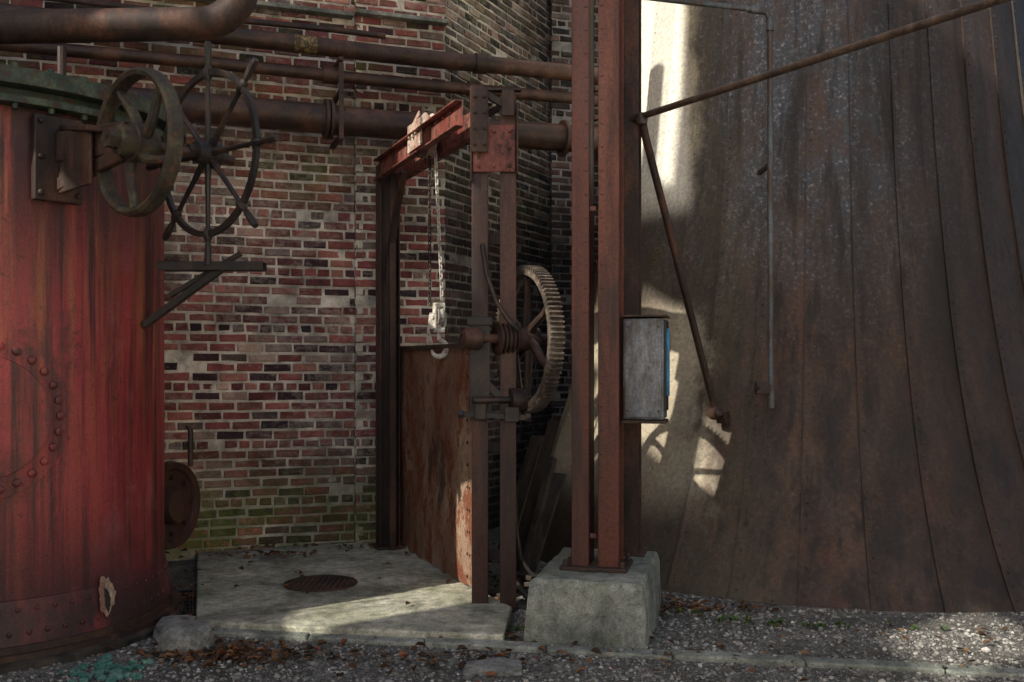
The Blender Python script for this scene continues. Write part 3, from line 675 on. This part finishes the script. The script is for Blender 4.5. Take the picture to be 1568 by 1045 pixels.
# ------------------------------------------------------------------ rail pipes and brace rod
rp=empty('brace_pipes'); mb=MB()
mb.tube([(.80,6.33,3.155),(1.2,5.715,3.16),(2.16,4.2,3.165),(3.4,2.24,3.16)],.021,14)
mb.lathe((.82,6.30,3.14),(0,0,1),[(.0,-.04),(.035,-.035),(.04,0),(.03,.035),(0,.04)],16,closed=False)
mb.cyl((.80,6.33,3.155),(.72,6.42,3.155),.03,12)
mb.obj('handrail_pipe',M['rail'],rp)
mb=MB(); mb.tube([(.83,6.33,3.14),(.85,6.36,3.05),(1.43,7.14,1.36),(1.46,7.17,1.27)],.025,14); mb.lathe((1.47,7.18,1.24),(.3,-.7,.3),[(0,-.05),(.045,-.045),(.055,0),(.04,.04),(0,.05)],16,closed=False)
mb.tube([(1.47,7.18,1.24),(1.54,7.26,1.20),(1.66,7.5,1.19)],.03,10); mb.cyl((1.50,7.24,1.20),(1.56,7.2,1.20),.05,6)
mb.obj('brace_rod',M['steel'],rp)
mb=MB(); mb.tube([(.70,6.62,4.05),(1.2,6.80,4.06),(1.72,6.98,4.07),(1.79,7.0,4.055),(1.815,7.005,4.0),(1.815,7.0,2.6),(1.815,6.98,1.28)],.020,14)
mb.cyl((1.815,6.98,1.28),(1.815,6.98,1.40),.027,12); mb.cyl((1.815,7.0,3.93),(1.815,7.0,4.02),.028,12); mb.cyl((1.66,6.96,4.068),(1.75,6.99,4.068),.028,12)
mb.obj('vent_pipe',M['greysteel'],rp)
mb=MB(); mb.box((1.80,7.1,1.42),(.03,.28,.05)); mb.box((1.75,6.97,1.42),(.09,.05,.08)); mb.box((1.83,7.2,3.0),(.03,.34,.03)); mb.bolt((1.72,6.96,1.42),(-.6,-.8,0),.02,.03)
mb.obj('pipe_clamps',M['steel'],rp,bevel=.003)
# ------------------------------------------------------------------ debris
db=empty('scrap_timber'); mb=MB()
mb.bar((.02,7.5,.03),(.34,7.7,1.15),.16,.03); mb.bar((.1,7.2,.04),(.36,7.6,.75),.12,.025); mb.bar((-.1,7.0,.03),(.25,6.8,.10),.1,.03); mb.bar((-.05,7.3,.06),(.2,6.7,.14),.08,.03); mb.bar((-.12,6.7,.03),(.12,7.3,.05),.12,.03)
mb.bar((.0,6.75,.12),(.13,6.6,.02),.05,.02); mb.bar((-.08,7.9,.03),(.22,8.1,1.0),.18,.03); mb.bar((.05,6.95,.02),(.3,7.3,.9),.05,.05)
mb.obj('planks',M['wood'],db,bevel=.003)
mb=MB(); pts=[(.02,6.9,.75),(.03,6.88,.45),(.06,6.85,.25),(.13,6.83,.15),(.22,6.82,.12),(.3,6.85,.1)]; mb.tube(pts,.014,8); mb.obj('hose',M['black'],db)
mb=MB(); rock(mb,(-1.80,5.52,.06),(.17,.13,.12),3.3,3); mb.obj('rock',M['rock'],smooth=False)
mb=MB(); rock(mb,(-.10,5.18,.0),(.19,.13,.05),8.1,3); mb.obj('rock.001',M['rock'],smooth=False)
mb=MB(); rock(mb,(-1.98,5.85,.03),(.12,.14,.09),5.1,3); mb.obj('rock.002',M['rock'],smooth=False)
mb=MB()
for i in range(70):
    s=random.uniform(.010,.040); rock(mb,(-2.04+random.gauss(0,.10),5.12+random.gauss(0,.09),s*.4),(s,s*.8,s*.7),i*1.7,1)
mb.obj('slag_rubble',M['slag'],smooth=False)
def gravel(n):
    import bmesh
    bm=bmesh.new(); bmesh.ops.create_icosphere(bm,subdivisions=1,radius=1); bv=np.array([v.co[:] for v in bm.verts]); bf=np.array([[v.index for v in f.verts] for f in bm.faces]); bm.free()
    P=[];
    while len(P)<n:
        x=random.uniform(-2.6,4.2); y=random.uniform(4.3,6.9)**1.0
        d=math.hypot(x-TC.x,y-TC.y)
        if d<2.93 : continue
        kerb=5.56-.18*x
        if abs(y-kerb)<.06 and random.random()<.85: continue
        if x<.02 and y>kerb: continue
        if math.hypot(x-BC.x,y-BC.y)<1.2: continue
        if y>kerb and mnoise.noise(V((x*1.4,y*2.5,0)))<-.15 and random.random()<.6: continue
        a=(V((x,y,0))-PC)
        if abs(a.dot(e1))<.34 and abs(a.dot(e2))<.52: continue
        P.append((x,y,.028 if abs(y-kerb)<.06 else 0))
    P=np.array(P); N=len(P); s=.0045+.010*rng.random(N)**3+.012*(rng.random(N)>.985)
    Vv=np.zeros((N,len(bv),3))
    jit=1+.45*(rng.random((N,len(bv),1))-.5); ang=rng.random(N)*6.28
    sc3=np.stack([s*(.8+.6*rng.random(N)),s*(.7+.5*rng.random(N)),s*(.4+.5*rng.random(N))],1)
    B=bv[None]*jit*sc3[:,None,:]; c,sn=np.cos(ang)[:,None],np.sin(ang)[:,None]
    Vv[:,:,0]=B[:,:,0]*c-B[:,:,1]*sn+P[:,0:1]; Vv[:,:,1]=B[:,:,0]*sn+B[:,:,1]*c+P[:,1:2]; Vv[:,:,2]=B[:,:,2]+(s*.25)[:,None]+P[:,2:3]
    F=(bf[None]+np.arange(N)[:,None,None]*len(bv)).reshape(-1,3)
    me=bpy.data.meshes.new('gravel'); me.from_pydata(Vv.reshape(-1,3).tolist(),[],F.tolist()); me.update()
    at=me.attributes.new('rnd','FLOAT','POINT'); at.data.foreach_set('value',np.repeat(rng.random(N),len(bv)))
    o=bpy.data.objects.new('gravel',me); sc.collection.objects.link(o); me.materials.append(M['gravel'])
gravel(22000)
def leaves(name,spots,mat,z=.012):
    mb=MB()
    for (cx,cy,sx,sy,n,zb) in spots:
        for i in range(n):
            x=random.gauss(cx,sx); y=random.gauss(cy,sy); s=random.uniform(.012,.034); a=random.random()*6.28
            if math.hypot(x-TC.x,y-TC.y)<2.95: continue
            u=V((math.cos(a),math.sin(a),random.uniform(-.3,.3)))*s; w=V((-math.sin(a),math.cos(a),random.uniform(-.5,.5)))*s*.55; h=V((0,0,random.uniform(.2,.6)*s)); c=V((x,y,z+zb+random.random()*.018))
            mb.add([c-u,c-u*.3-w+h,c-u*.3,c-u*.3+w+h,c+u*.4-w*.9+h,c+u*.35,c+u*.4+w*.9+h,c+u*1.1],[(0,1,2),(0,2,3),(1,4,5,2),(2,5,6,3),(4,7,5),(5,7,6)],random.random())
    mb.obj(name,mat,smooth=False)
leaves('fallen_leaves',[(-1.55,5.42,.25,.10,300,0),(.98,6.52,.10,.12,60,0),(1.25,6.4,.3,.12,90,0),(-.1,6.9,.2,.3,120,0),(-2.15,6.9,.12,.4,120,.02),(.6,5.3,.9,.16,50,0),(2.6,5.7,.9,.2,45,0),(.0,5.75,.2,.1,40,0),(-.6,5.3,.5,.12,80,0),(-1.3,8.2,.5,.05,50,.06),(-1.9,7.9,.3,.08,60,.06),(-1.2,7.2,.6,.5,18,.055)],M['leaf'])
mb=MB()
for (cx,cy,n) in [(1.35,6.12,10),(1.62,6.05,10),(1.9,6.0,7),(-.03,5.95,8),(1.15,6.3,6),(2.4,5.95,5)]:
    for i in range(n):
        x=random.gauss(cx,.06);y=random.gauss(cy,.03); L=random.uniform(.02,.06)
        for k in range(5):
            a=random.random()*6.28; d=V((math.cos(a),math.sin(a),random.uniform(.4,1.3))).normalized()*L; w=V((-math.sin(a),math.cos(a),0))*L*.2; c=V((x,y,0.005))
            mb.add([c,c+d*.5-w,c+d,c+d*.5+w],[(0,1,2,3)],random.random())
mb.obj('weeds',M['weed'],smooth=False)
# ------------------------------------------------------------------ unseen wall added at left to block the sun, with openings for sun patches
fs=empty('sun_blocker')
holes=[(2.45,3.75,9.3,12.0),(1.90,2.85,7.0,8.3),(1.12,1.66,7.02,7.65),(1.98,2.90,4.1,5.75),(-1.35,-.45,7.0,7.75),(2.87,3.75,7.35,8.3),(2.95,3.30,6.1,7.3)]  # openings placed so the sun lands in chosen patches
ys=sorted({-4.,14.}|{h[0] for h in holes}|{h[1] for h in holes}); zs_=sorted({0.,12.}|{h[2] for h in holes}|{h[3] for h in holes})
mb=MB()
for i in range(len(ys)-1):
    for j in range(len(zs_)-1):
        yc=(ys[i]+ys[i+1])/2; zc=(zs_[j]+zs_[j+1])/2
        if any(h[0]<yc<h[1] and h[2]<zc<h[3] for h in holes): continue
        mb.add([(-6.1,ys[i],zs_[j]),(-6.1,ys[i+1],zs_[j]),(-6.1,ys[i+1],zs_[j+1]),(-6.1,ys[i],zs_[j+1])],[(0,1,2,3)])
mb.obj('blocker_wall',M['helper'],fs,smooth=False)
wh=empty('bounce_building'); mb=MB(); mb.box((14,-13,4.5),(8,26,9)); mb.obj('walls',M['pale'],wh,smooth=False)  # unseen pale building added to bounce sunlight into the scene
mb=MB(); mb.box((14,-13,9.15),(8.6,26.6,.3)); mb.obj('bounce_roof',M['helper'],wh,smooth=False)
mb=MB()
for i in range(6): mb.box((9.985,-24+i*4.2,5.5),(.03,1.2,1.4))
mb.obj('bounce_windows',M['glass'],wh,smooth=False)  # dark panes on the added bounce building
# ------------------------------------------------------------------ light, world, camera
Ld=V((.66,.50,-.56)).normalized()
sl=bpy.data.lights.new('sun','SUN'); sl.energy=5; sl.angle=math.radians(.6); sl.color=(1,.93,.80)
so=bpy.data.objects.new('sun',sl); sc.collection.objects.link(so); so.rotation_euler=Ld.to_track_quat('-Z','Y').to_euler(); so.location=(-8,-6,9)
w=bpy.data.worlds.new('World'); sc.world=w; w.use_nodes=True; nt=w.node_tree
sk=nt.nodes.new('ShaderNodeTexSky'); sk.sky_type='NISHITA'; sk.sun_disc=False; sk.sun_elevation=math.asin(.56); sk.sun_rotation=math.atan2(-Ld.x,-Ld.y)%(2*math.pi)
sk.dust_density=4.5; sk.air_density=1.2; sk.ozone_density=.8
bg=nt.nodes['Background']; bg.inputs[1].default_value=.15; nt.links.new(sk.outputs[0],bg.inputs[0])
cam=bpy.data.cameras.new('camera'); cam.lens=35; cam.sensor_width=36; cam.shift_y=.0207; cam.clip_end=600
co=bpy.data.objects.new('camera',cam); sc.collection.objects.link(co); co.location=(0,0,1.6); co.rotation_euler=(math.radians(90),0,0); sc.camera=co
sc.view_settings.view_transform='Standard'; sc.view_settings.look='None'; sc.view_settings.exposure=0
